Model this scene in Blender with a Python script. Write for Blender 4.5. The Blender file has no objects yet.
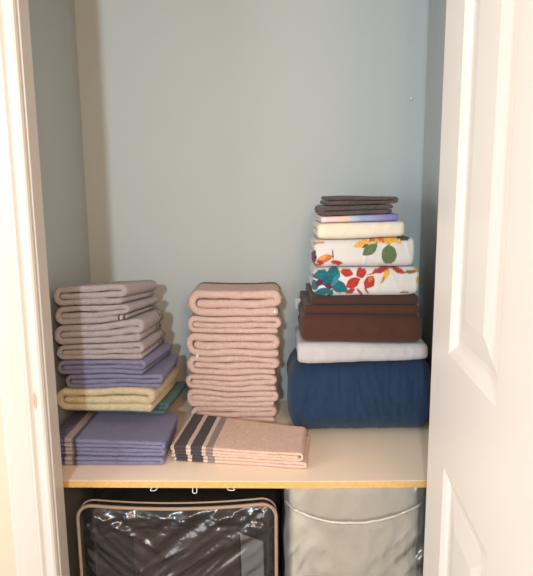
import bpy, math, random
from mathutils import Vector, noise
R = math.radians
PI = math.pi
C = bpy.context.scene.collection
SC = bpy.context.scene

# ---------------------------------------------------------------- materials
def srgb(r, g, b):
    f = lambda c: (c / 12.92 if c <= .04045 else ((c + .055) / 1.055) ** 2.4)
    return (f(r / 255), f(g / 255), f(b / 255), 1)

class NT:
    def __init__(s, name):
        s.m = bpy.data.materials.new(name); s.m.use_nodes = True
        s.t = s.m.node_tree; s.t.nodes.clear()
        s.out = s.n('ShaderNodeOutputMaterial')
    def n(s, typ, **kw):
        nd = s.t.nodes.new(typ)
        for k, v in kw.items(): setattr(nd, k, v)
        return nd
    def l(s, a, b): s.t.links.new(a, b)
    def math(s, op, a, b=None):
        nd = s.n('ShaderNodeMath', operation=op)
        for i, v in enumerate((a, b)):
            if v is None: continue
            if isinstance(v, (int, float)): nd.inputs[i].default_value = v
            else: s.l(v, nd.inputs[i])
        return nd.outputs[0]
    def mix(s, fac, a, b):
        nd = s.n('ShaderNodeMix', data_type='RGBA')
        for i, v in ((0, fac), (6, a), (7, b)):
            if isinstance(v, (int, float)): nd.inputs[i].default_value = v
            elif isinstance(v, tuple): nd.inputs[i].default_value = v
            else: s.l(v, nd.inputs[i])
        return nd.outputs[2]
    def attr(s, name, col=False):
        nd = s.n('ShaderNodeAttribute', attribute_name=name)
        return nd.outputs['Color'] if col else nd.outputs['Fac']
    def coord(s): return s.n('ShaderNodeTexCoord').outputs['Object']
    def noise(s, scale, detail=3, vec=None, rough=.5):
        nd = s.n('ShaderNodeTexNoise'); nd.inputs['Scale'].default_value = scale
        nd.inputs['Detail'].default_value = detail; nd.inputs['Roughness'].default_value = rough
        s.l(vec if vec is not None else s.coord(), nd.inputs['Vector'])
        return nd.outputs['Fac']
    def bump(s, h, dist, strength=1, prev=None):
        nd = s.n('ShaderNodeBump'); nd.inputs['Strength'].default_value = strength
        nd.inputs['Distance'].default_value = dist; s.l(h, nd.inputs['Height'])
        if prev is not None: s.l(prev, nd.inputs['Normal'])
        return nd.outputs['Normal']
    def bsdf(s, col, rough=.6, normal=None, sheen=0, spec=.5):
        b = s.n('ShaderNodeBsdfPrincipled')
        if isinstance(col, tuple): b.inputs['Base Color'].default_value = col
        else: s.l(col, b.inputs['Base Color'])
        b.inputs['Roughness'].default_value = rough
        b.inputs['Sheen Weight'].default_value = sheen
        b.inputs['Sheen Roughness'].default_value = .6
        b.inputs['Specular IOR Level'].default_value = spec
        if normal is not None: s.l(normal, b.inputs['Normal'])
        return b
    def done(s, sh):
        s.l(sh, s.out.inputs['Surface']); return s.m

def scale_col(c, k): return (c[0] * k, c[1] * k, c[2] * k, 1)

def terry(name, col, stripes=(), var=.14):
    """Looped towelling: nap in the bump, slight tone variation, woven bands from the mesh's own coordinates."""
    t = NT(name)
    base = t.mix(t.noise(55, 4), scale_col(col, 1 - var), scale_col(col, 1 + var))
    loops = t.noise(330, 3, rough=.8)
    for a, lo, hi, c in stripes:
        v = t.attr(a)
        wob = t.math('MULTIPLY', t.math('SUBTRACT', t.noise(120, 2), .5), (hi - lo) * .25)
        v = t.math('ADD', v, wob)
        m = t.math('MULTIPLY', t.math('GREATER_THAN', v, lo), t.math('LESS_THAN', v, hi))
        base = t.mix(m, base, c)
    lr = t.n('ShaderNodeMapRange'); lr.inputs[1].default_value = .3; lr.inputs[2].default_value = .7; lr.inputs[3].default_value = .84; lr.inputs[4].default_value = 1.26
    t.l(loops, lr.inputs[0])
    mv = t.n('ShaderNodeVectorMath', operation='SCALE'); t.l(base, mv.inputs[0]); t.l(lr.outputs[0], mv.inputs['Scale']); base = mv.outputs[0]
    vor = t.n('ShaderNodeTexVoronoi'); vor.inputs['Scale'].default_value = 420
    t.l(t.coord(), vor.inputs['Vector'])
    n1 = t.bump(t.noise(120, 5, rough=.75), .011, .85)
    n2 = t.bump(vor.outputs['Distance'], .0018, .5, n1)
    return t.done(t.bsdf(base, .95, n2, .12, .1).outputs[0])

def cloth(name, col, weave=900, wr=.5, wscale=22, rough=.85, attr=None, ramp=None, sheen=.1, wdist=.006):
    """Plain woven cloth with soft wrinkles."""
    t = NT(name)
    if attr: base = t.attr(attr, True)
    elif ramp:
        r = t.n('ShaderNodeValToRGB'); e = r.color_ramp.elements
        while len(e) < len(ramp[1]): e.new(.5)
        for i, (p, c) in enumerate(ramp[1]): e[i].position = p; e[i].color = c
        wob = t.math('ADD', t.attr(ramp[0]), t.math('MULTIPLY', t.math('SUBTRACT', t.noise(30, 3), .5), .22))
        t.l(wob, r.inputs[0]); base = r.outputs[0]
    else: base = t.mix(t.noise(18, 4), scale_col(col, .9), scale_col(col, 1.1))
    n1 = t.bump(t.noise(wscale, 4), wdist, wr)
    n2 = t.bump(t.noise(weave, 2), .0006, .4, n1)
    return t.done(t.bsdf(base, rough, n2, sheen, .2).outputs[0])

def paint(name, col, rough=.6, bscale=160, bdist=.0012, bstr=.25, spec=.35):
    t = NT(name)
    base = t.mix(t.noise(3, 3), scale_col(col, .975), scale_col(col, 1.025))
    return t.done(t.bsdf(base, rough, t.bump(t.noise(bscale, 3), bdist, bstr), 0, spec).outputs[0])

def film(name, milky, tint, rough=.12, streak=60):
    """Thin clear plastic sheet: mostly see-through, glossy, a little milky."""
    t = NT(name)
    nrm = t.bump(t.noise(streak, 3), .003, .35)
    tr = t.n('ShaderNodeBsdfTransparent'); tr.inputs[0].default_value = (.93, .93, .93, 1)
    df = t.n('ShaderNodeBsdfDiffuse'); df.inputs[0].default_value = tint
    gl = t.n('ShaderNodeBsdfGlossy'); gl.inputs['Roughness'].default_value = rough
    t.l(nrm, gl.inputs['Normal'])
    m1 = t.n('ShaderNodeMixShader'); m1.inputs[0].default_value = milky
    t.l(tr.outputs[0], m1.inputs[1]); t.l(df.outputs[0], m1.inputs[2])
    fr = t.n('ShaderNodeFresnel'); fr.inputs['IOR'].default_value = 1.5; t.l(nrm, fr.inputs['Normal'])
    fac = t.math('MULTIPLY', fr.outputs[0], 1.5)
    m2 = t.n('ShaderNodeMixShader'); t.l(fac, m2.inputs[0])
    t.l(m1.outputs[0], m2.inputs[1]); t.l(gl.outputs[0], m2.inputs[2])
    return t.done(m2.outputs[0])

def wood_edge(name):
    t = NT(name)
    mp = t.n('ShaderNodeMapping'); mp.inputs['Scale'].default_value = (1, 3, 3)
    t.l(t.coord(), mp.inputs['Vector'])
    base = t.mix(t.noise(110, 4, mp.outputs[0], .8), srgb(168, 116, 50), srgb(250, 210, 140))
    return t.done(t.bsdf(base, .7, t.bump(t.noise(300, 2), .001, .3)).outputs[0])

# ---------------------------------------------------------------- mesh helpers
def mesh_obj(name, verts, faces, mat=None, parent=None, smooth=True, attrs=None, cols=None):
    me = bpy.data.meshes.new(name)
    me.from_pydata([tuple(v) for v in verts], [], faces)
    if smooth: me.polygons.foreach_set('use_smooth', [True] * len(me.polygons))
    for k, vals in (attrs or {}).items():
        a = me.attributes.new(k, 'FLOAT', 'POINT'); a.data.foreach_set('value', vals)
    if cols:
        a = me.attributes.new('pattern', 'FLOAT_COLOR', 'POINT')
        a.data.foreach_set('color', [c for q in cols for c in q])
    me.update()
    o = bpy.data.objects.new(name, me); C.objects.link(o)
    if mat: me.materials.append(mat)
    if parent: o.parent = parent
    return o

def tag(o, label, cat, group=None, kind=None):
    o['label'] = label; o['category'] = cat
    if group: o['group'] = group
    if kind: o['kind'] = kind
    return o

def empty(name, loc=(0, 0, 0)):
    o = bpy.data.objects.new(name, None); C.objects.link(o); o.location = loc
    o.empty_display_size = .05
    return o

def boxes(lst):
    """Several axis-aligned boxes as verts, faces."""
    V, F = [], []
    for x0, x1, y0, y1, z0, z1 in lst:
        b = len(V)
        V += [(x0, y0, z0), (x1, y0, z0), (x1, y1, z0), (x0, y1, z0), (x0, y0, z1), (x1, y0, z1), (x1, y1, z1), (x0, y1, z1)]
        F += [tuple(b + i for i in f) for f in ((3, 2, 1, 0), (4, 5, 6, 7), (0, 1, 5, 4), (1, 2, 6, 5), (2, 3, 7, 6), (3, 0, 4, 7))]
    return V, F

def bevel(o, w, seg=2):
    m = o.modifiers.new('Bevel', 'BEVEL'); m.width = w; m.segments = seg; m.limit_method = 'ANGLE'
    return o

def structure(name, lst, mat, bev=0):
    o = mesh_obj(name, *boxes(lst), mat, smooth=False); o['kind'] = 'structure'
    if bev: bevel(o, bev)
    return o

def tube(name, pts, r, mat, parent=None, closed=False, seg=10):
    """A round tube along a polyline."""
    P = [Vector(p) for p in pts]; n = len(P); V, F = [], []
    up0 = Vector((0, 1, 0))
    for i, p in enumerate(P):
        a = P[(i - 1) % n] if (closed or i) else p
        b = P[(i + 1) % n] if (closed or i < n - 1) else p
        d = (b - a).normalized()
        u = up0 if abs(d.dot(up0)) < .95 else Vector((1, 0, 0))
        s = d.cross(u).normalized(); w = s.cross(d).normalized()
        for k in range(seg):
            an = 2 * PI * k / seg
            V.append(p + s * (r * math.cos(an)) + w * (r * math.sin(an)))
    for i in range(n if closed else n - 1):
        j = (i + 1) % n
        for k in range(seg):
            l = (k + 1) % seg
            F.append((i * seg + k, i * seg + l, j * seg + l, j * seg + k))
    if not closed:
        F.append(tuple(range(seg))[::-1]); F.append(tuple((n - 1) * seg + k for k in range(seg)))
    return mesh_obj(name, V, F, mat, parent)

# ---------------------------------------------------------------- folded cloth
HS = .80                                                              # shelf top
def lift(x): return .0105 * max(0, (.10 - x) / .75)                   # the shelf sits a little higher at its left end
def arc(cx, cz, ax, az, a0, a1, n=16):
    return [(cx + ax * math.cos(a0 + (a1 - a0) * i / n), cz + az * math.sin(a0 + (a1 - a0) * i / n)) for i in range(n + 1)]

def resample(P, step):
    L = [0]
    for a, b in zip(P, P[1:]): L.append(L[-1] + math.hypot(b[0] - a[0], b[1] - a[1]))
    n = max(8, int(L[-1] / step)); out = []; j = 0
    for i in range(n + 1):
        s = L[-1] * i / n
        while j < len(P) - 2 and L[j + 1] < s: j += 1
        k = (s - L[j]) / max(1e-9, L[j + 1] - L[j])
        out.append((P[j][0] + (P[j + 1][0] - P[j][0]) * k, P[j][1] + (P[j + 1][1] - P[j][1]) * k))
    return out

def path_roll(W, H, rnd, sq=.85):
    """Letter fold seen from its end: an inner flap, a turn at the far end, a big turn at p = 0 round everything."""
    s = H / 2.95; t = s * .95
    zb, zm, zt = t / 2, t / 2 + s, t / 2 + 2 * s
    m = W * rnd.uniform(.0, .02); m2 = W * rnd.uniform(.0, .03)
    r = s * .5
    P = [(t * 1.02 + W * rnd.uniform(.0, .02), zm - s * .03)]
    xr = W - m - r - t / 2
    P += [(xr * .5, zm - s * .06), (xr * .85, zm)]
    P += arc(xr, zm + r, r, r, -PI / 2, PI / 2)
    xl = s * sq + t / 2
    P += arc(xl, zm, s * sq, s, PI / 2, 3 * PI / 2, 26)
    P += [(W - m2 - t / 2, zb)]
    return P, t

def sarc(cx, cz, ax, az, n=30, ex=.5):
    out = []
    for i in range(n + 1):
        a = PI / 2 + PI * i / n; c_, s_ = math.cos(a), math.sin(a)
        out.append((cx - ax * abs(c_) ** ex, cz + az * math.copysign(abs(s_) ** ex, s_)))
    return out

def path_fold(W, H, rnd, sq=.5, inner=True):
    """Flat folded sheet: its fold is at p = 0, smooth from outside."""
    t = H * .485; r = (H - t) / 2
    xl = r * sq + t / 2
    return [(W - t / 2, H - t / 2)] + sarc(xl, H / 2, r * sq, r) + [(W * .985 - t / 2, t / 2)], t

def path_zigzag(W, H, rnd, n=3):
    s = H / (n - 1 + .9); t = s * .9; P = []
    for k in range(n):
        z = t / 2 + k * s
        a, b = s / 2 + t / 2 + W * rnd.uniform(0, .03), W - s / 2 - t / 2 - W * rnd.uniform(0, .03)
        seg = [(a, z), (b, z)] if k % 2 == 0 else [(b, z), (a, z)]
        P += seg
        if k < n - 1:
            P += arc(seg[1][0], z + s / 2, s / 2, s / 2, -PI / 2, PI / 2, 10) if k % 2 == 0 else \
                 arc(seg[1][0], z + s / 2, s / 2, s / 2, 3 * PI / 2, PI / 2, 10)
    return P, t

def folded(name, mat, x0, x1, y0, depth, bot, top, seed, kind='roll', axis='x', mirror=False, skew=0, parent=None,
           step=.0045, estep=.008, fuzz=.0016, wave=.004, wrinkle=0, wrf=(14, 14), rot=None, sq=None, roundness=None,
           painter=None, gap=.0012, puff=0, layers=3, slump=0, sink=0, base=HS, sy=None, taper=0):
    """A folded cloth as one thick ribbon. bot / top are functions of world x giving the surfaces it lies between."""
    rnd = random.Random(seed)
    xm = (x0 + x1) / 2; H = top(xm) - bot(xm) - 2 * gap
    W, E = ((x1 - x0), depth) if axis == 'x' else (depth, (x1 - x0))
    if kind == 'roll': P, t = path_roll(W, H, rnd, sq or .85)
    elif kind == 'fold': P, t = path_fold(W, H, rnd, sq or .5)
    else: P, t = path_zigzag(W, H, rnd, layers)
    P = resample(P, step)
    if painter: P = [q_ for i, q_ in enumerate(P) if q_[0] < .05 or i % 6 == 0 or i == len(P) - 1]   # finer where the print shows
    N = len(P)
    # cross-section loop in (normal, extrusion)
    roundness = roundness or (.26 if kind == 'fold' else .38)
    rn = t * .5 * .96; re = min(t * roundness, E * .2); loop = []
    ne = max(6, int((E - 2 * re) / estep))
    for i in range(ne): loop.append((t / 2, re + (E - 2 * re) * i / ne))
    for i in range(12): a = PI / 2 - PI * i / 12; loop.append((rn * math.sin(a) if i else t / 2, E - re + re * math.cos(a)))
    for i in range(ne): loop.append((-t / 2, E - re - (E - 2 * re) * i / ne))
    for i in range(12): a = -PI / 2 - PI * i / 12; loop.append((rn * math.sin(a) if i else -t / 2, re + re * math.cos(a)))
    M = len(loop)
    V, pu, pv, pxs, cols, pf = [], [], [], [], [], []
    L = [0]
    for a, b in zip(P, P[1:]): L.append(L[-1] + math.hypot(b[0] - a[0], b[1] - a[1]))
    so = Vector((seed * 7.31, seed * 3.17, seed * 1.93)); LT = L[-1]
    for i, (p, q) in enumerate(P):
        a, b = P[max(0, i - 1)], P[min(N - 1, i + 1)]
        dx, dz = b[0] - a[0], b[1] - a[1]; l = math.hypot(dx, dz) or 1
        nx, nz = -dz / l, dx / l
        if kind != 'zigzag': nx, nz = nx, nz
        endk = min(1, .55 + min(i, N - 1 - i) * step / (t * .5))     # rounded cut ends
        jit = wave * noise.noise(Vector((L[i] * 9, seed * 5.1, .3)))
        lay = t * .22 * noise.noise(Vector((L[i] * 22, seed * 2.7, 7.7))) if kind == 'roll' else 0
        for (n_, e) in loop:
            pp, qq = p + nx * n_ * endk, q + nz * n_ * endk
            fp = pp / W; qq = min(max(qq + lay * (1 - abs(2 * qq / H - 1)), 0), H)
            if mirror: fp = 1 - fp
            ev = e + jit * (1 if e < E / 2 else .6)
            if axis == 'x': X, Y, ex = x0 + fp * W, y0 + ev * (1 - taper * fp), fp
            else: X, Y, ex = x0 + ev, y0 + (fp * W), e / E
            Xs = X + skew * (Y - y0); zb, zt = bot(Xs) + gap, top(Xs) - gap
            k = qq / H
            Z = zb + k * (zt - zb)
            if puff:                                                 # soft rounding of the ends of the long block
                dd = abs(2 * (ex - .5)); edge = max(0, (dd - .8) / .2) ** 2
                Z = zb + (k + (.5 - k) * edge * puff) * (zt - zb)
                if axis == 'y': Y += edge * puff * .03 * (1 - fp)
            if slump and axis == 'y': Y -= slump * math.sin(PI * min(1, max(0, k))) * (1 - fp)
            if sink: Z = base + (Z - base) * (1 - sink * max(0, Y - (sy or y0)))
            Z += lift(X + skew * (Y - y0) if not rot else X)
            v = Vector((X, Y, Z))
            if fuzz:
                v += Vector((nx if axis == 'x' else 0, 0 if axis == 'x' else nx, 0)) * 0
                f1 = noise.noise(v * 130 + so) * fuzz + noise.noise(v * 38 + so) * fuzz * 1.5
                if axis == 'x': v += Vector(((-nx if mirror else nx) * f1 * (1 if n_ > 0 else -1), -abs(f1) if e < re else f1 * .3, 0))
                else: v += Vector((f1 * .3, nx * f1 * (1 if n_ > 0 else -1), 0))
            if wrinkle:
                w_ = Vector((X * wrf[0], Z * wrf[1], Y * 4)) + so
                f2 = (noise.noise(w_) + .5 * noise.noise(w_ * 2.3)) * wrinkle
                if axis == 'y': v.y += f2 * (1 - fp) ** 2
                else: v.y += f2 * (1 if e < E * .5 else 0)
                # crest lines: sharp little creases
                c = 1 - abs(noise.noise(w_ * 1.4 + Vector((9, 2, 5))))
                v.y -= (max(0, c - .82) / .18) * wrinkle * .7 * ((1 - fp) ** 2 if axis == 'y' else (1 if e < E * .5 else 0))
            if skew: v.x += skew * (v.y - y0)
            if rot:
                ox, oy, an = rot; rx, ry = v.x - ox, v.y - oy
                v.x = ox + rx * math.cos(an) - ry * math.sin(an); v.y = oy + rx * math.sin(an) + ry * math.cos(an)
            V.append(v); pu.append(L[i]); pv.append(e); pxs.append(ex); pf.append(L[i] / L[-1])
            if painter:
                cols.append(painter(ex, k, p, v))
    F = []
    for i in range(N - 1):
        for k in range(M):
            l = (k + 1) % M
            F.append((i * M + k, i * M + l, (i + 1) * M + l, (i + 1) * M + k))
    # cut ends closed by strips across the loop
    for base, flip in ((0, False), ((N - 1) * M, True)):
        for k in range(1, M // 2):
            f = (base + k - 1, base + k, base + M - 1 - k, base + (M - k) % M)
            F.append(f if flip else f[::-1])
    # origin at the cloth's base
    c0 = Vector((xm, y0 + depth / 2, bot(xm) + gap + lift(xm)))
    o = mesh_obj(name, [v - c0 for v in V], F, mat, parent, attrs={'pu': pu, 'pv': pv, 'px': pxs, 'pf': pf}, cols=cols or None)
    if parent is None: o.location = c0
    return o

def lin(xa, za, xb, zb, amp=0, seed=0):
    return lambda x: za + (zb - za) * (x - xa) / (xb - xa) + (amp * noise.noise(Vector((x * 8, seed * 3.7, 1.5))) if amp else 0)

# ---------------------------------------------------------------- the closet
YB = 2.10; XL = -.656; XR = .570; CEIL = 2.80
M_wall = paint('blue_grey_wall_paint', srgb(178, 186, 186))
M_out = paint('beige_wall_paint', srgb(214, 192, 172))
M_white = paint('white_trim_paint', srgb(206, 201, 194), .35, 90, .0006, .15, .5)
M_door = paint('white_door_paint', srgb(240, 236, 230), .38, 120, .0006, .15, .5)
M_ceil = paint('ceiling_paint', srgb(225, 224, 220))
M_floor = NT('beige_carpet')
M_floor = M_floor.done(M_floor.bsdf(M_floor.mix(M_floor.noise(90, 4), srgb(120, 100, 82), srgb(170, 148, 124)), .95,
                                    M_floor.bump(M_floor.noise(300, 3), .006, .7)).outputs[0])
structure('floor', [(-2.2, 2.2, -2.2, YB + .1, -.06, 0)], M_floor)
structure('wall_back', [(XL - .1, XR + .1, YB, YB + .1, 0, CEIL)], M_wall)
structure('wall_left', [(XL - .1, XL, 1.42, YB, 0, CEIL)], M_wall)
structure('wall_right', [(XR, XR + .1, 1.42, YB, 0, CEIL)], M_wall)
OL, OR_, OT = -.551, .462, 2.36
wf = structure('wall_front', [(-2.2, OL - .018, 1.365, 1.42, 0, CEIL), (OR_ + .018, 2.2, 1.365, 1.42, 0, CEIL),
                              (OL - .018, OR_ + .018, 1.365, 1.42, OT + .018, CEIL)], M_out)
structure('ceiling', [(-2.2, 2.2, 1.365, YB + .1, CEIL, CEIL + .06)], M_ceil)
# jamb lining
structure('trim_1', [(OL - .018, OL, 1.363, 1.422, 0, OT)], M_white, .002)
structure('trim_2', [(OR_, OR_ + .018, 1.363, 1.422, 0, OT)], M_white, .002)
structure('trim_3', [(OL - .018, OR_ + .018, 1.363, 1.422, OT, OT + .018)], M_white, .002)

def casing(name, xin, sign, z1):
    """Moulded door casing: profile across the board, swept up the opening."""
    prof = [(.004, 0), (.003, .011), (.006, .017), (.011, .0195), (.017, .0175), (.021, .011), (.024, .008), (.035, .008),
            (.0385, .011), (.041, .0145), (.0435, .0155), (.046, .0145), (.048, .0125), (.051, .0135), (.080, .0175),
            (.104, .019), (.109, .0175), (.112, .014), (.112, 0)]
    V, F = [], []; n = len(prof)
    zs = [0, .6, 1.1, z1]
    for z in zs:
        for d, h in prof:
            V.append((xin + sign * d, 1.363 - h, z))
    for j in range(len(zs) - 1):
        for i in range(n - 1):
            f = (j * n + i, j * n + i + 1, (j + 1) * n + i + 1, (j + 1) * n + i)
            F.append(f if sign > 0 else f[::-1])
    F.append(tuple((len(zs) - 1) * n + i for i in range(n)))
    o = mesh_obj(name, V, F, M_white, smooth=False); o['kind'] = 'structure'
    return o
casing('trim_4', OL, -1, OT + .1)
casing('trim_5', OR_, 1, OT + .1)
structure('trim_6', [(OL - .112, OR_ + .112, 1.346, 1.363, OT + .005, OT + .112)], M_white, .004)
# old chipped paint on the casing, bare wood showing
M_chip = paint('bare_wood_patch', srgb(196, 158, 130), .8, 200, .002, .5)
rnd = random.Random(4)
V = []; F = []
zc0, xc0 = 1.085, OL - .030
ring = []
for i in range(26):
    a = 2 * PI * i / 26; k = 1 + .45 * noise.noise(Vector((math.cos(a) * 2, math.sin(a) * 2, 3)))
    ring.append((xc0 + .0042 * k * math.cos(a), zc0 + .021 * k * math.sin(a)))
V = [(x, 1.363 - .0083, z) for x, z in ring] + [(xc0 + (x - xc0) * .8, 1.363 - .0087, zc0 + (z - zc0) * .8) for x, z in ring]
F = [(i, (i + 1) % 26, 26 + (i + 1) % 26, 26 + i) for i in range(26)] + [tuple(range(26, 52))]
ch = mesh_obj('trim_7', V, F, M_chip); ch['kind'] = 'structure'

# ---------------------------------------------------------------- the open panel door
def door(name):
    """Local frame: u along the door from its far edge towards the room, face towards -x, thickness +x."""
    Wd, Hd, T = .76, 2.33, .036
    ul, ur = .165, .490
    panels = [(.20, .944), (1.216, 2.17)]
    us = [0, ul, ur, Wd]; zs = [0, panels[0][0], panels[0][1], panels[1][0], panels[1][1], Hd]
    V, F = [], []
    def quad(a, b, c, d):
        n = len(V); V.extend([a, b, c, d]); F.append((n, n + 1, n + 2, n + 3))
    for side in (0, 1):
        sx = lambda dep: (dep if side == 0 else T - dep)
        def q4(p):
            quad(*(p if side == 0 else p[::-1]))
        for i in range(3):
            for j in range(5):
                if i == 1 and j in (1, 3): continue
                q4([(sx(0), us[i], zs[j]), (sx(0), us[i + 1], zs[j]), (sx(0), us[i + 1], zs[j + 1]), (sx(0), us[i], zs[j + 1])])
        prof = [(0, 0), (.003, .0022), (.012, .0075), (.018, .0115), (.022, .0125), (.047, .0125), (.050, .0115), (.098, .003), (.101, .002)]
        prof = [(0, 0), (.004, .0015), (.014, .0055), (.024, .0115), (.030, .0130), (.043, .0130), (.047, .0118), (.096, .0035), (.100, .0028)]
        for z0, z1 in panels:
            for (d0, h0), (d1, h1) in zip(prof, prof[1:]):
                A = [(ul + d0, z0 + d0), (ur - d0, z0 + d0), (ur - d0, z1 - d0), (ul + d0, z1 - d0)]
                B = [(ul + d1, z0 + d1), (ur - d1, z0 + d1), (ur - d1, z1 - d1), (ul + d1, z1 - d1)]
                for k in range(4):
                    l = (k + 1) % 4
                    q4([(sx(h0), *A[k]), (sx(h0), *A[l]), (sx(h1), *B[l]), (sx(h1), *B[k])])
            d, h = prof[-1]
            q4([(sx(h), ul + d, z0 + d), (sx(h), ur - d, z0 + d), (sx(h), ur - d, z1 - d), (sx(h), ul + d, z1 - d)])
    quad((0, 0, 0), (0, 0, Hd), (T, 0, Hd), (T, 0, 0)); quad((0, Wd, 0), (T, Wd, 0), (T, Wd, Hd), (0, Wd, Hd))
    quad((0, 0, Hd), (0, Wd, Hd), (T, Wd, Hd), (T, 0, Hd)); quad((0, 0, 0), (T, 0, 0), (T, Wd, 0), (0, Wd, 0))
    an = math.atan(.0717)
    ca, sa = math.cos(an), math.sin(an)
    W_ = [(.42 + x * ca - u * sa, 1.398 - x * sa * 1 - u * ca, .015 + z) for x, u, z in V]
    import bmesh
    o = mesh_obj(name, W_, F, M_door, smooth=False)
    bm = bmesh.new(); bm.from_mesh(o.data); bmesh.ops.remove_doubles(bm, verts=bm.verts, dist=1e-5)
    bmesh.ops.recalc_face_normals(bm, faces=bm.faces); bm.to_mesh(o.data); bm.free()
    o['kind'] = 'structure'
    return o
door('door_1')

# ---------------------------------------------------------------- the shelf
M_lam = paint('cream_laminate', srgb(246, 226, 204), .45, 60, .0004, .1, .4)
M_edge = wood_edge('raw_particle_board_edge')
sh = tag(empty('closet_shelf', (0, 1.78, HS - .017)), 'cream laminate closet shelf with a raw golden wood front edge', 'shelf')
def shelf_piece(name, y0, y1, z0, z1, mat):
    xs = [XL + .002, -.4, -.15, .10, .35, XR - .002]; V, F = [], []
    for x in xs:
        for y, z in ((y0, z0), (y1, z0), (y1, z1), (y0, z1)): V.append((x, y - 1.78, z + lift(x)))
    for i in range(len(xs) - 1):
        for k in range(4): F.append((i * 4 + k, (i + 1) * 4 + k, (i + 1) * 4 + (k + 1) % 4, i * 4 + (k + 1) % 4)[::-1])
    F.append((0, 1, 2, 3)[::-1]); F.append(tuple((len(xs) - 1) * 4 + k for k in range(4)))
    o = mesh_obj(name, V, F, mat, sh, False); bevel(o, .0012)
    return o
shelf_piece('board', 1.4665, YB - .002, -.002, .017, M_lam)
o = shelf_piece('front_edge', 1.4635, 1.4663, -.0025, .0165, M_edge)
o['label'] = 'raw golden wood edge strip'

# ---------------------------------------------------------------- towels at left
G = srgb(184, 175, 178); BL = srgb(136, 135, 170); YE = srgb(222, 208, 172); TE = srgb(88, 118, 120)
dark = srgb(70, 62, 64); pale = srgb(226, 216, 206)
M_grey = terry('taupe_grey_terry', G)
M_grey_hem = terry('taupe_grey_terry_striped_end', G, [('pf', .962, .970, dark), ('pf', .970, .978, pale), ('pf', .986, .994, dark)])
M_grey_band = terry('taupe_grey_terry_banded', G, [('pv', .196, .205, dark), ('pv', .205, .212, pale), ('pv', .216, .225, dark), ('pv', .225, .232, pale), ('pv', .236, .245, dark)])
M_blue = terry('periwinkle_terry', BL)
M_yel = terry('pale_yellow_terry', YE)
M_teal = terry('teal_terry', TE)
gx = (-.63, -.40)
GB = [(1.311, 1.322), (1.2485, 1.2605), (1.187, 1.2125), (1.132, 1.1445), (1.079, 1.089), (1.034, 1.0415), (.997, .9985), (.921, .9165)]
B = [lin(gx[0], a, gx[1], b, .0065 if 0 < i < 7 else .002, i + 1) for i, (a, b) in enumerate(GB)]
ST = 'bath towels stacked at the left'
def T(*a, label, cat='towel', group=None, **k):
    return tag(folded(*a, **k), label, cat, group)
T('bath_towel', M_grey, -.640, -.418, 1.67, .26, B[1], B[0], 1, sink=.21, sy=1.67, skew=.17, label='taupe grey bath towel, topmost of the left stack', group=ST)
g2 = T('bath_towel', M_grey_hem, -.638, -.406, 1.67, .26, B[2], B[1], 2, sink=.21, sy=1.67, skew=.15, label='taupe grey bath towel with a striped hem, second from the top of the left stack', group=ST)
T('bath_towel', M_grey_band, -.645, -.370, 1.67, .26, B[3], B[2], 3, sink=.21, sy=1.67, skew=.06, label='taupe grey towel with dark bands at its right end, third from the top at left', group=ST)
T('bath_towel', M_grey_band, -.641, -.372, 1.67, .265, B[4], B[3], 4, sink=.21, sy=1.67, skew=.08, label='taupe grey banded towel lying directly on the blue towels of the left stack', group=ST)
T('bath_towel', M_blue, -.642, -.367, 1.67, .27, B[5], B[4], 5, sink=.21, sy=1.67, skew=.15, label='periwinkle blue towel directly under the grey towels of the left stack', group=ST)
T('bath_towel', M_blue, -.620, -.314, 1.67, .27, B[6], B[5], 6, mirror=False, sink=.21, sy=1.67, skew=.03, label='periwinkle blue towel lying on the pale yellow towel', group=ST)
T('bath_towel', M_yel, -.6545, -.345, 1.67, .28, B[7], B[6], 7, sink=.21, sy=1.67, skew=.12, label='pale yellow folded bath towel in the left stack', group=ST)
tb = lin(-.63, .8815, -.30, .872)
T('bath_towel', M_teal, -.632, -.322, 1.765, .235, tb, B[7], 8, sink=.21, sy=1.67, skew=.12, label='dark teal towel under the pale yellow towel, only its right end showing', group=ST)

# front blue hand towels
band = srgb(204, 194, 192); dk = srgb(90, 90, 128)
M_blue_band = terry('periwinkle_terry_cream_band', BL, [('px', -1, .14, dk), ('px', .15, .21, band), ('px', .225, .245, dk)])
fb = [(.801, .801), (.8295, .825), (.858, .8505), (.886, .875)]
FB = [lin(-.63, a, -.30, b, .0015 if 0 < i < 3 else 0, 20 + i) for i, (a, b) in enumerate(fb)]
names = ['bottom', 'middle', 'top']
for i, lab in enumerate(['bottom of the three periwinkle blue hand towels at the shelf front', 'middle one of the three periwinkle blue hand towels at the shelf front',
                         'top one of the three periwinkle blue hand towels, cream band across its left end']):
    T('hand_towel', M_blue_band, -.642, -.303 + .003 * i, 1.553 + .004 * (i == 1), .25, FB[i], FB[i + 1], 30 + i, kind='fold', sq=.8, mirror=True, step=.0035,
      label=lab, group='blue hand towels at the front', roundness=.5, sink=.5)

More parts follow.
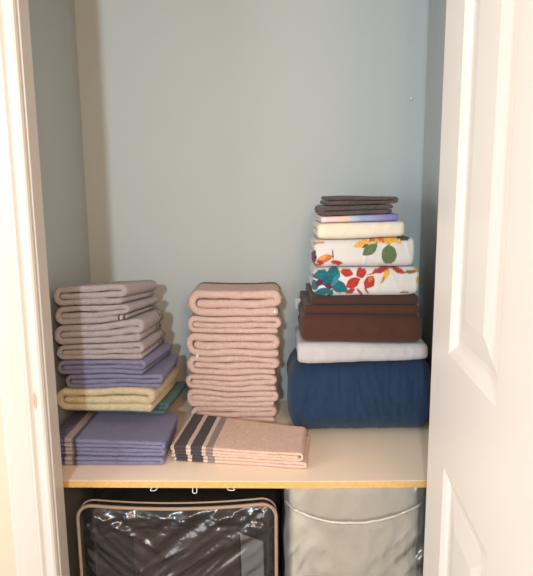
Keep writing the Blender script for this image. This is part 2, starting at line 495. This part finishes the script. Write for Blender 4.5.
# ---------------------------------------------------------------- pink towels
PK = srgb(226, 195, 185)
M_pink = terry('blush_pink_terry', PK)
M_pink_top = terry('blush_pink_terry_dark_band', PK, [('pv', .172, .204, dark)])
px_ = (-.27, .04)
PB = [(1.269, 1.2695), (1.184, 1.176), (1.122, 1.119), (1.0437, 1.0373), (.9767, .9738), (.9215, .9187), (.8639, .861), (.8012, .8012)]
B = [lin(px_[0], a, px_[1], b, (.009 if i else .007) if i < 7 else 0, 40 + i) for i, (a, b) in enumerate(PB)]
pext = [(-.264, .055), (-.268, .051), (-.275, .051), (-.2735, .047), (-.280, .040), (-.277, .0398), (-.268, .039)]
plab = ['blush pink towel with a dark band along its back, topmost of the pink stack', 'thin blush pink towel, second from the top of the pink stack',
        'plump blush pink towel, third from the top of the pink stack', 'blush pink towel at the middle of the pink stack, fourth of seven',
        'blush pink towel, third from the bottom of the pink stack', 'blush pink towel, second from the bottom of the pink stack',
        'blush pink towel at the very bottom of the tall pink stack']
M_tag = cloth('white_care_label', srgb(238, 232, 226))
for i in range(7):
    w = T('bath_towel', M_pink_top if i == 0 else M_pink, *pext[i], 1.862 + .004 * math.sin(i * 2.3), .222, B[i + 1], B[i], 50 + i,
          label=plab[i], group='pink bath towels in the tall stack', wave=.007, sink=.04)
    if i in (0, 2):
        tx, kz = ((.027, .22) if i == 0 else (-.235, .06))
        c = w.location
        z0 = lift(tx) + B[i + 1](tx) + (B[i](tx) - B[i + 1](tx)) * kz
        tl = mesh_obj('care_label', *boxes([(tx - .0035 - c.x, tx + .0035 - c.x, 1.850 - c.y, 1.868 - c.y, z0 - c.z - .005, z0 - c.z + .005)]), M_tag, w, False)
        tl['label'] = 'small white care label'

cream, char, gry = srgb(224, 198, 182), srgb(74, 68, 74), srgb(150, 138, 134)
M_pink_str = terry('peach_pink_terry_charcoal_stripes', srgb(234, 198, 180), [('px', -1, .045, cream), ('px', .045, .135, char), ('px', .135, .168, cream), ('px', .168, .252, char), ('px', .252, .282, cream), ('px', .282, .335, gry)])
F0, F1, F2 = lin(-.29, .8012, .11, .8012), lin(-.29, .8245, .11, .8235, .001, 71), lin(-.29, .855, .11, .852, .002, 72)
T('hand_towel', M_pink_str, -.292, .116, 1.583, .25, F0, F1, 60, kind='fold', sq=.8, mirror=True, rot=(-.292, 1.583, R(-6.8)), step=.0035, roundness=.5, taper=.24,
  label='lower of the two peach hand towels with charcoal stripes on the shelf front', group='striped peach hand towels')
T('hand_towel', M_pink_str, -.294, .106, 1.579, .25, F1, F2, 61, mirror=True, rot=(-.292, 1.583, R(-6.8)), step=.0035, roundness=.5, taper=.24,
  label='upper of the two peach hand towels with charcoal stripes on the shelf front', group='striped peach hand towels')

# ---------------------------------------------------------------- bedding at right
M_navy = cloth('navy_comforter_cloth', srgb(26, 50, 78), 700, .6, 16, .8, wdist=.010)
M_lg = cloth('pale_grey_sheet_cloth', srgb(186, 183, 187), 900, .4, 20)
M_br = cloth('brown_sheet_cloth', srgb(74, 43, 32), 900, .35, 18, .8)
M_br2 = cloth('dark_brown_sheet_cloth', srgb(66, 43, 34), 900, .35, 18, .8)
M_cream = cloth('cream_pillowcase_cloth', srgb(222, 212, 194), 900, .4, 24)
M_lav = cloth('pastel_cloth', None, ramp=('px', [(0, srgb(226, 204, 206)), (.2, srgb(224, 190, 186)), (.33, srgb(222, 190, 160)), (.42, srgb(178, 184, 202)), (.55, srgb(148, 160, 196)), (.72, srgb(146, 140, 186)), (1, srgb(112, 112, 170))]))
M_char = cloth('charcoal_cloth', srgb(84, 74, 74), 900, .5, 30, .9)
M_flor = cloth('floral_print_cloth', None, attr='pattern', wr=.3)

RB = dict(c0=(.8012, .8012), c1=(1.048, 1.056), w=(1.120, 1.114), b1=(1.214, 1.205), b2=(1.268, 1.268), f1=(1.359, 1.361), f2=(1.446, 1.453), cr=(1.495, 1.506), lv=(1.5165, 1.5295), ch=(1.549, 1.5565), tp=(1.583, 1.579))
B = {k: lin(.12, a, .46, b, 0 if k == 'c0' else .005 if k == 'tp' else .0025, 80 + i) for i, (k, (a, b)) in enumerate(RB.items())}
SH = 'folded bedding stacked at the right'
T('comforter', M_navy, .068, .546, 1.758, .31, B['c0'], B['c1'], 90, kind='fold', axis='y', label='thick navy blue folded comforter at the bottom of the bedding stack', cat='comforter',
  fuzz=0, wrinkle=.007, wrf=(22, 7), sq=.42, step=.005, estep=.005, puff=.22, slump=.010, skew=.02, group=SH)
T('folded_sheet', M_lg, .0975, .515, 1.745, .29, B['c1'], B['w'], 91, kind='fold', axis='y', label='pale grey folded sheet lying on the navy comforter', cat='sheet', fuzz=0, wrinkle=.003, wrf=(14, 10), puff=.14, skew=.02, step=.004, estep=.006, group=SH)
T('folded_sheet', M_br, .107, .493, 1.745, .29, B['w'], B['b1'], 92, kind='fold', axis='y', label='thick reddish brown folded sheet lying on the pale grey sheet', cat='sheet', fuzz=0, wrinkle=.0025, wrf=(12, 8), sq=.22, puff=.1, skew=.02, step=.004, estep=.006, group=SH)
bt = lambda x: B['b1'](x) + .52 * (B['b2'](x) - B['b1'](x))
T('pillowcase', M_br, .120, .481, 1.757, .28, B['b1'], bt, 93, kind='fold', axis='y', label='thin brown folded pillowcase on the thick brown sheet', cat='pillowcase', fuzz=0, wrinkle=.002, wrf=(12, 8), sq=.3, step=.003, estep=.006, group=SH)
T('pillowcase', M_br2, .142, .479, 1.760, .28, bt, B['b2'], 94, kind='fold', axis='y', label='thin dark brown pillowcase directly under the floral sheets', cat='pillowcase', fuzz=0, wrinkle=.002, wrf=(12, 8), sq=.3, step=.003, estep=.006, group=SH)

# floral print: petals and leaves in the cloth's own coordinates
def motif(cx, cy, w, h, an, col, pt=False): return (cx, cy, w / 2, h / 2, R(an), srgb(*col), pt)
RED, TEAL_, GRN, YEL, ORG, MAR, BRN = (164, 54, 46), (30, 98, 110), (92, 112, 76), (214, 166, 78), (190, 106, 62), (92, 40, 62), (104, 68, 44)
UP = [motif(235, 66, 66, 30, 20, YEL, 1), motif(270, 60, 50, 34, -40, YEL, 1), motif(262, 76, 40, 14, 25, BRN, 1), motif(325, 52, 46, 30, 0, YEL, 1), motif(352, 42, 46, 46, 80, ORG, 1),
      motif(395, 48, 66, 36, -15, YEL, 1), motif(372, 58, 50, 26, -50, YEL, 1), motif(425, 62, 40, 18, -25, YEL, 1), motif(300, 48, 34, 24, 10, ORG, 1),
      motif(287, 96, 92, 52, 38, GRN, 1), motif(381, 126, 96, 74, 92, GRN), motif(380, 84, 30, 6, 80, GRN), motif(318, 68, 30, 6, 50, GRN),
      motif(68, 138, 84, 42, 18, ORG, 1), motif(60, 132, 50, 20, 24, (226, 150, 90), 1), motif(128, 163, 66, 26, -12, RED, 1), motif(46, 160, 40, 20, -20, RED, 1), motif(108, 118, 6, 60, 0, BRN), motif(28, 175, 60, 16, 0, RED, 1),
      motif(20, 130, 14, 80, 0, MAR), motif(40, 52, 60, 14, 5, ORG, 1), motif(450, 38, 70, 34, -8, (74, 66, 66))]
LO = [motif(50, 214, 84, 44, 10, TEAL_, 1), motif(112, 212, 60, 60, 60, TEAL_, 1), motif(135, 268, 100, 52, -28, TEAL_, 1), motif(58, 292, 80, 40, 20, TEAL_, 1), motif(22, 262, 50, 50, 0, TEAL_, 1), motif(96, 295, 40, 34, 60, TEAL_, 1),
      motif(80, 240, 66, 50, 30, (20, 92, 110), 1), motif(44, 250, 46, 30, 40, MAR, 1), motif(92, 264, 44, 26, 0, MAR, 1), motif(118, 240, 30, 60, -30, (40, 130, 140), 1),
      motif(170, 208, 66, 36, -14, RED, 1), motif(236, 210, 56, 42, 24, RED, 1), motif(200, 252, 74, 46, 28, RED, 1), motif(276, 250, 66, 52, 62, RED, 1), motif(190, 288, 50, 24, 20, RED, 1), motif(236, 296, 56, 12, -50, RED, 1), motif(266, 288, 40, 9, -60, RED, 1),
      motif(330, 198, 104, 24, 16, RED, 1), motif(410, 200, 70, 24, -22, RED, 1), motif(290, 212, 70, 6, 12, RED), motif(374, 190, 22, 10, 0, ORG, 1), motif(280, 236, 30, 20, 60, ORG, 1),
      motif(350, 222, 70, 22, 58, YEL, 1), motif(336, 240, 40, 10, 60, ORG, 1), motif(468, 206, 70, 16, 4, (120, 100, 50), 1), motif(500, 196, 50, 16, -10, YEL, 1), motif(503, 242, 40, 26, 70, YEL, 1), motif(440, 296, 40, 10, 0, RED, 1)]
CLOTH = srgb(206, 204, 202)
def painter(motifs, cy0, cy1, cx0=15, cx1=512):
    def f(ex, k, p, v):
        w = noise.noise(Vector((v.x * 60, v.z * 60, 0))) * 4
        cx = cx0 + ex * (cx1 - cx0) + w; cy = cy1 + (cy0 - cy1) * k + w * .6
        if p > .06:                                                    # print carries on over the top, away from the front
            cy = cy + (p - .06) * 900 * (-1 if k > .5 else 1)
        col = CLOTH
        for mx, my, a, b, an, c, pt in motifs:
            dx, dy = cx - mx, -(cy - my)
            u, q = dx * math.cos(an) + dy * math.sin(an), -dx * math.sin(an) + dy * math.cos(an)
            if abs(u) > a: continue
            lim = b * ((1 - (u / a) ** 2) if pt else math.sqrt(1 - (u / a) ** 2))
            aa = (lim - abs(q)) / 2.2 + .5
            if aa > 0:
                s = .82 + .36 * (.5 + .5 * noise.noise(Vector((mx + u * .09, my + q * .16, 2))))
                if pt and abs(q) < 1.3 and abs(u) < a * .8 and b > 15: s *= 1.35
                aa = min(1, aa); col = tuple(col[j] + (min(1, c[j] * s) - col[j]) * aa for j in range(3)) + (1,)
        return col
    return f
for bk, tk, xs, mo, cy, sd, lab in (('b2', 'f1', (.1445, .480), LO, (187, 312), 95, 'lower white floral sheet with a teal flower and red leaves'),
                                    ('f1', 'f2', (.1455, .463), UP, (40, 187), 96, 'upper white floral sheet with two green leaves and yellow petals')):
    T('folded_sheet', M_flor, *xs, 1.75, .28, B[bk], B[tk], sd, kind='fold', axis='y', label=lab, cat='sheet', fuzz=0, wrinkle=.0022, wrf=(14, 9), sq=.3, puff=.12, skew=.02,
      step=.0011, estep=.0012, painter=painter(mo, *cy), group=SH)
T('pillowcase', M_cream, .158, .429, 1.752, .26, B['f2'], B['cr'], 97, kind='fold', axis='y', label='cream folded pillowcase lying on the floral sheets', cat='pillowcase', fuzz=0, wrinkle=.002, wrf=(16, 10), sq=.35, puff=.14, skew=.02, step=.003, estep=.005, group=SH)
T('folded_cloth', M_lav, .170, .407, 1.754, .24, B['cr'], B['lv'], 98, kind='fold', axis='y', label='thin pastel pink to violet folded cloth between cream and charcoal cloths', cat='cloth', fuzz=0, wrinkle=.0012, sq=.35, step=.002, estep=.005, group=SH)
T('folded_cloth', M_char, .166, .404, 1.754, .22, B['lv'], B['ch'], 99, kind='zigzag', layers=2, mirror=True, label='lower of the two charcoal folded cloths at the top of the bedding stack', cat='cloth', fuzz=.0004, wrinkle=.004, wrf=(30, 60), step=.0025, wave=.016, group=SH)
T('folded_cloth', M_char, .172, .409, 1.756, .22, B['ch'], B['tp'], 100, kind='zigzag', layers=2, mirror=False, label='upper of the two charcoal folded cloths, topmost in the bedding stack', cat='cloth', fuzz=.0004, wrinkle=.004, wrf=(30, 60), step=.0025, wave=.016, group=SH)

# ---------------------------------------------------------------- small things on the wall and under the shelf
M_plast = paint('white_plastic', srgb(236, 236, 232), .3, 50, .0002, .1)
def lathe(name, prof, mat, parent=None, seg=18):
    """Revolve (radius, y) round the y axis."""
    V, F = [], []
    for r, y in prof:
        for k in range(seg):
            a = 2 * PI * k / seg; V.append((r * math.cos(a), y, r * math.sin(a)))
    for i in range(len(prof) - 1):
        for k in range(seg):
            l = (k + 1) % seg; F.append((i * seg + k, i * seg + l, (i + 1) * seg + l, (i + 1) * seg + k))
    F.append(tuple(range(seg))); F.append(tuple((len(prof) - 1) * seg + k for k in range(seg))[::-1])
    return mesh_obj(name, V, F, mat, parent)
n = lathe('wall_screw', [(.0008, -.009), (.0042, -.0085), (.005, -.007), (.0045, -.006), (.002, -.0055), (.002, -.0003)], M_plast)
n.location = (.519, YB, 1.9175); tag(n, 'small white screw head on the bare back wall near the right corner', 'screw')
cl = tag(empty('wall_clip', (.117, YB - .0005, 1.178)), 'small white plastic clip on the back wall beside the brown sheets', 'clip')
bevel(mesh_obj('plate', *boxes([(-.009, .013, -.004, 0, -.018, .022)]), M_plast, cl, False), .0015)
bevel(mesh_obj('hook', *boxes([(-.006, .008, -.016, -.0042, -.012, -.008), (-.006, .008, -.018, -.0162, -.012, .004)]), M_plast, cl, False), .0008)

def loop(x, w, h, ph, lab):
    pts = []
    for i in range(22):
        a = 2 * PI * i / 21
        pts.append((w * math.sin(a) * (1 + .3 * math.sin(2 * a + ph)), .004 * math.sin(a + ph), -h * (1 - math.cos(a)) / 2 - .0012))
    o = tube('hanging_tie', pts, .0011, M_plast, seg=6); o.location = (x, 1.472, HS - .0192 + lift(x))
    tag(o, lab, 'plastic tie', 'plastic ties under the shelf')
loop(-.318, .010, .011, .4, 'white plastic tie under the shelf edge, leftmost of three')
loop(-.205, .008, .017, 1.5, 'white plastic tie under the shelf edge, middle and longest of three')
loop(-.105, .013, .008, 2.2, 'white plastic tie under the shelf edge, rightmost of three')

# ---------------------------------------------------------------- bags under the shelf
def rrect(x0, x1, z0, z1, r, n=9, sag=0):
    pts = []
    for cx, cz, a0 in ((x1 - r, z1 - r, 0), (x0 + r, z1 - r, PI / 2), (x0 + r, z0 + r, PI), (x1 - r, z0 + r, 3 * PI / 2)):
        for i in range(n + 1):
            a = a0 + PI / 2 * i / n; pts.append((cx + r * math.cos(a), cz + r * math.sin(a)))
    # subdivide the long sides
    out = []
    m = len(pts)
    for i in range(m):
        a, b = pts[i], pts[(i + 1) % m]; l = math.hypot(b[0] - a[0], b[1] - a[1]); k = max(1, int(l / .012))
        for j in range(k):
            x, z = a[0] + (b[0] - a[0]) * j / k, a[1] + (b[1] - a[1]) * j / k
            f = max(0, 1 - ((x - (x0 + x1) / 2) / ((x1 - x0) / 2)) ** 2)
            if z > (z0 + z1) / 2: z -= sag * f * ((z - z0) / (z1 - z0)) ** 4
            out.append((x, z))
    return out

def pillow_block(name, x0, x1, y0, y1, z0, z1, r, mat, parent=None, disp=None, sag=0, nr=34, bulge=.0, edge_r=.02, origin=None):
    """A soft upright block: rounded front outline, front face in rings, sides running back."""
    out = rrect(x0, x1, z0, z1, r, sag=sag); M = len(out)
    cx, cz = (x0 + x1) / 2, (z0 + z1) / 2
    V, F = [], []
    rings = []
    for i in range(nr + 1):                                            # front face from the centre outwards
        k = (i / nr) ** .8 if i else .012
        rings.append([(cx + (x - cx) * k, y0 + edge_r * (max(0, (k - .9) / .1)) ** 2 - bulge * (1 - k * k), cz + (z - cz) * k) for x, z in out])
    ns = 14
    for i in range(1, ns + 1):
        k = i / ns; s = 1 + .012 * math.sin(PI * k)
        rings.append([(cx + (x - cx) * s, y0 + edge_r + (y1 - y0 - edge_r) * k, z) for x, z in out])
    for rg in rings:
        for p in rg:
            v = Vector(p)
            if disp: v = disp(v)
            V.append(v)
    for i in range(len(rings) - 1):
        for k in range(M):
            l = (k + 1) % M; F.append((i * M + k, (i + 1) * M + k, (i + 1) * M + l, i * M + l))
    F.append(tuple(range(M))); F.append(tuple((len(rings) - 1) * M + k for k in range(M))[::-1])
    c = Vector(origin) if origin else (Vector((0, 0, 0)) if parent is None else Vector((0, 0, 0)))
    o = mesh_obj(name, [v - c for v in V], F, mat, parent)
    if origin and parent is None: o.location = c
    return o

# left: zipped vinyl bag with black bedding
lx0, lx1, ly, lz = -.551, .022, 1.505, .712
bag = tag(empty('bedding_bag', ((lx0 + lx1) / 2, 1.74, .004)), 'clear vinyl zip bag with beige piping, holding black bedding under the shelf', 'storage bag')
bo = bag.location
M_vinyl = film('clear_vinyl', .02, srgb(200, 200, 205), .24, 45)
M_pipe = paint('beige_piping', srgb(160, 138, 118), .5)
M_black = cloth('black_bedding_cloth', srgb(22, 21, 26), 700, .5, 16, .85)
M_brown_in = cloth('dark_brown_sham_cloth', srgb(52, 43, 42), 700, .4, 16, .85)
M_greyin = cloth('grey_card', srgb(120, 122, 124), 300, .2, 10, .8)
def wr_left(v):
    x, z = v.x, v.z
    k = max(0, min(1, (x + .42) / .16)); k = k * k * (3 - 2 * k)
    front = max(0, min(1, (1.545 - v.y) / .03))
    ed = min(1, min(x - lx0, lx1 - x, lz - z + .0) / .04); ed = max(0, ed)
    def streak(an, so, f1, f2):
        u = x * math.cos(an) + z * math.sin(an); q = -x * math.sin(an) + z * math.cos(an)
        n0 = noise.noise(Vector((u * f1, q * f2, so))); return (1 - abs(n0) * 2)
    a = streak(R(50), 2.3, 30, 3.2) * .6 + streak(R(44), 5.3, 60, 6) * .3
    b = streak(R(124), 7.7, 32, 3.0) * .6 + streak(R(130), 1.1, 62, 6) * .3
    cr = noise.noise(Vector((x * 45, z * 60, 4))) * .6 * max(0, 1 - abs(z - (lz - .05)) / .06)
    f = a * (1 - k) + b * k + cr
    f = max(f, -.25)
    return Vector((x, v.y - f * .018 * front * ed, z))
pillow_block('vinyl_cover', lx0, lx1, ly, 1.99, .004, lz, .045, M_vinyl, bag, wr_left, sag=.017, nr=110, edge_r=.012, origin=bo)['label'] = 'crinkled clear vinyl cover'
pp = rrect(lx0, lx1, .004 + .006, lz, .045, sag=.017)
tube('piping', [Vector((x, ly + .006, z)) - bo for x, z in pp], .0052, M_pipe, bag, True, 8)['label'] = 'beige piping'
tube('zipper', [Vector((x, ly + .035, z + .0015)) - bo for x, z in pp], .0028, M_pipe, bag, True, 6)
def soft(sc, amp):
    return lambda v: Vector((v.x, v.y + amp * noise.noise(v * sc), v.z + .3 * amp * noise.noise(v * sc + Vector((4, 4, 4)))))
o = pillow_block('black_comforter', lx0 + .022, lx1 - .022, ly + .045, 1.965, .014, lz - .03, .05, M_black, None, soft(14, .008), sag=.017, nr=24, bulge=.012, origin=(bo.x, 1.74, .014))
tag(o, 'black folded comforter packed inside the clear vinyl bag', 'comforter')
def slab(name, pts, y0, y1, mat, nx=14):
    """A thin soft slab from four corners (x, z), bottom-left first, round the edge."""
    V, F = [], []
    for yy in (y0, y1):
        for j in range(nx + 1):
            for i in range(nx + 1):
                a, b = i / nx, j / nx
                x = (pts[0][0] * (1 - a) + pts[1][0] * a) * (1 - b) + (pts[3][0] * (1 - a) + pts[2][0] * a) * b
                z = (pts[0][1] * (1 - a) + pts[1][1] * a) * (1 - b) + (pts[3][1] * (1 - a) + pts[2][1] * a) * b
                V.append((x, yy + .0012 * noise.noise(Vector((x * 18, z * 18, 6))), z))
    n = nx + 1; K = n * n
    for j in range(nx):
        for i in range(nx):
            q = (j * n + i, j * n + i + 1, (j + 1) * n + i + 1, (j + 1) * n + i)
            F.append(q); F.append(tuple(K + k for k in q[::-1]))
    rim = [i for i in range(n)] + [j * n + nx for j in range(1, n)] + [nx * n + i for i in range(nx - 1, -1, -1)] + [j * n for j in range(nx - 1, 0, -1)]
    for a, b in zip(rim, rim[1:] + rim[:1]): F.append((b, a, K + a, K + b))
    c = Vector(((pts[0][0] + pts[1][0]) / 2, y0, pts[0][1]))
    o = mesh_obj(name, [Vector(v) - c for v in V], F, mat); o.location = c
    return o
o = slab('pillow_sham', [(-.40, .016), (-.085, .016), (-.088, .632), (-.395, .622)], 1.522, 1.5285, M_brown_in)
tag(o, 'dark brown folded pillow sham at the front inside the vinyl bag', 'pillow sham')
o = slab('insert_card', [(-.078, .30), (-.012, .30), (-.016, .582), (-.083, .607)], 1.5225, 1.5255, M_greyin)
tag(o, 'grey cloth swatch card standing at the right inside the vinyl bag', 'card')

# right: plastic bag with a white comforter
rx0, rx1, ry, rz = .046, .455, 1.496, .779
bag2 = tag(empty('comforter_bag', ((rx0 + rx1) / 2, 1.72, .004)), 'clear soft plastic bag with a white comforter in it, under the shelf at right', 'storage bag')
b2 = bag2.location
M_film = film('frosted_plastic', .14, srgb(214, 214, 208), .24, 38)
M_wc = cloth('white_comforter_cloth', srgb(206, 200, 186), 700, .7, 14, .85, wdist=.012)
M_seam = film('plastic_seam', .5, srgb(230, 230, 226), .12, 60)
def wr_right(v):
    x, z = v.x, v.z
    front = max(0, min(1, (1.56 - v.y) / .04))
    top = max(0, min(1, (z - .60) / .08))
    u = (x - .25) * math.cos(R(-38)) + z * math.sin(R(-38)); q = (x - .25) * math.sin(R(38)) + z * math.cos(R(38))
    f = (1 - 2 * abs(noise.noise(Vector((u * 24, q * 6, 3.3))))) * .7 + (1 - 2 * abs(noise.noise(Vector((x * 22, z * 9, 8.1))))) * .4
    edge = 1 - min(1, min(x - rx0, rx1 - x) / .12)
    f *= (.35 + .9 * max(0, edge)) * (1 - .75 * top)
    side = .006 * noise.noise(Vector((z * 14, v.y * 6, 1.0 if x > .25 else 4.0)))
    return Vector((x + side * max(0, edge), v.y - max(f, -.5) * .020 * front, z))
pillow_block('plastic_cover', rx0, rx1, ry, 1.97, .004, rz, .03, M_film, bag2, wr_right, nr=90, edge_r=.012, bulge=.018, origin=b2)
def seam_pts():
    P = []
    for i in range(46):
        a = i / 45; x = rx0 + .004 + (rx1 - rx0 - .008) * a
        sag_ = 1 - (2 * a - .9) ** 2
        z = .722 - .052 * max(0, min(1, sag_ * 1.05)) if a < .6 else .722 - .052 * max(0, 1 - ((a - .45) / .55) ** 2.2)
        k = 2 * a - 1
        P.append((x, ry - .0225 * (1 - k * k) + .022 * max(0, abs(k) - .9) / .1, z))
    return P
V, F = [], []
sp = seam_pts()
for i, (x, y, z) in enumerate(sp):
    h = .0042 + .0016 * noise.noise(Vector((x * 50, 0, 0)))
    for dy, dz in ((-.0015, h), (-.004, 0), (-.0015, -h), (.001, -h), (.001, h)):
        V.append(Vector((x, y + dy + .0025 * noise.noise(Vector((x * 60, dz * 200, 2))), z + dz)) - b2)
for i in range(len(sp) - 1):
    for k in range(5): F.append((i * 5 + k, i * 5 + (k + 1) % 5, (i + 1) * 5 + (k + 1) % 5, (i + 1) * 5 + k))
mesh_obj('welded_seam', V, F, M_seam, bag2)['label'] = 'glossy sagging plastic seam band'
M_line = paint('grey_seam_line', srgb(150, 148, 142), .5)
tube('label_pocket', [Vector(p) - b2 for p in ((.098, 1.481, .30), (.097, 1.4790, .495), (.10, 1.4790, .503), (.17, 1.4765, .500), (.25, 1.476, .499), (.30, 1.4765, .497), (.36, 1.479, .497), (.362, 1.481, .30))], .0009, M_line, bag2, False, 6)
def wr_c(v):
    f = noise.noise(v * 9) * .010 + (1 - 2 * abs(noise.noise(Vector((v.x * 15, v.y * 8, v.z * 11))))) * .011
    return Vector((v.x + f * .25, v.y - f * (1 if v.y < 1.6 else .2), v.z + f * .1))
o = pillow_block('white_comforter', rx0 + .016, rx1 - .016, ry + .034, 1.95, .016, rz - .016, .04, M_wc, None, wr_c, nr=60, bulge=.010, edge_r=.02, origin=(b2.x, 1.72, .016))
tag(o, 'white comforter folded inside the clear plastic bag at right', 'comforter')

# ---------------------------------------------------------------- light and camera
w = bpy.data.worlds.new('World'); SC.world = w; w.use_nodes = True
bg = w.node_tree.nodes['Background']; bg.inputs[0].default_value = (1, .78, .59, 1); bg.inputs[1].default_value = .8
def lamp(name, typ, loc, power, col, size, target=None):
    d = bpy.data.lights.new(name, typ); d.energy = power; d.color = col
    if typ == 'AREA': d.size = size
    else: d.shadow_soft_size = size
    o = bpy.data.objects.new(name, d); C.objects.link(o); o.location = loc
    if target: o.rotation_euler = (Vector(target) - Vector(loc)).to_track_quat('-Z', 'Y').to_euler()
    return o
lamp('room_lamp', 'POINT', (-.44, -2.5, 2.4), 335, (.78, .92, 1.0), .10)
lamp('ceiling_lamp', 'POINT', (.40, -1.0, 2.2), 112, (1, .66, .41), .3)
lamp('door_fill_light', 'AREA', (-2.0, -.1, 1.55), 42, (.96, .98, 1), 1.3, (.4, 1.0, 1.3))  # unseen fill added at left to brighten the open door, no real window

cam = bpy.data.cameras.new('camera'); co = bpy.data.objects.new('camera', cam); C.objects.link(co)
cam.sensor_fit = 'HORIZONTAL'; cam.sensor_width = 36; cam.lens = 568 / 533 * 36; cam.clip_start = .02
th, r = R(9.46), R(.487)
fwd = Vector((0, math.cos(th), -math.sin(th))); up = Vector((0, math.sin(th), math.cos(th))); rt = Vector((1, 0, 0))
# roll: world-down leans right in the picture
cr = rt * math.cos(r) - up * (-math.sin(r)) * -1
right = (rt * math.cos(r) - up * math.sin(r)).normalized()
upc = right.cross(fwd).normalized()
from mathutils import Matrix
m = Matrix((right, upc, -fwd)).transposed().to_4x4(); m.translation = Vector((0, 0, 1.59))
co.matrix_world = m
SC.camera = co
vs = SC.view_settings
vs.view_transform = 'Standard'; vs.look = 'None'; vs.gamma = 1; vs.use_curve_mapping = False; vs.exposure = 0
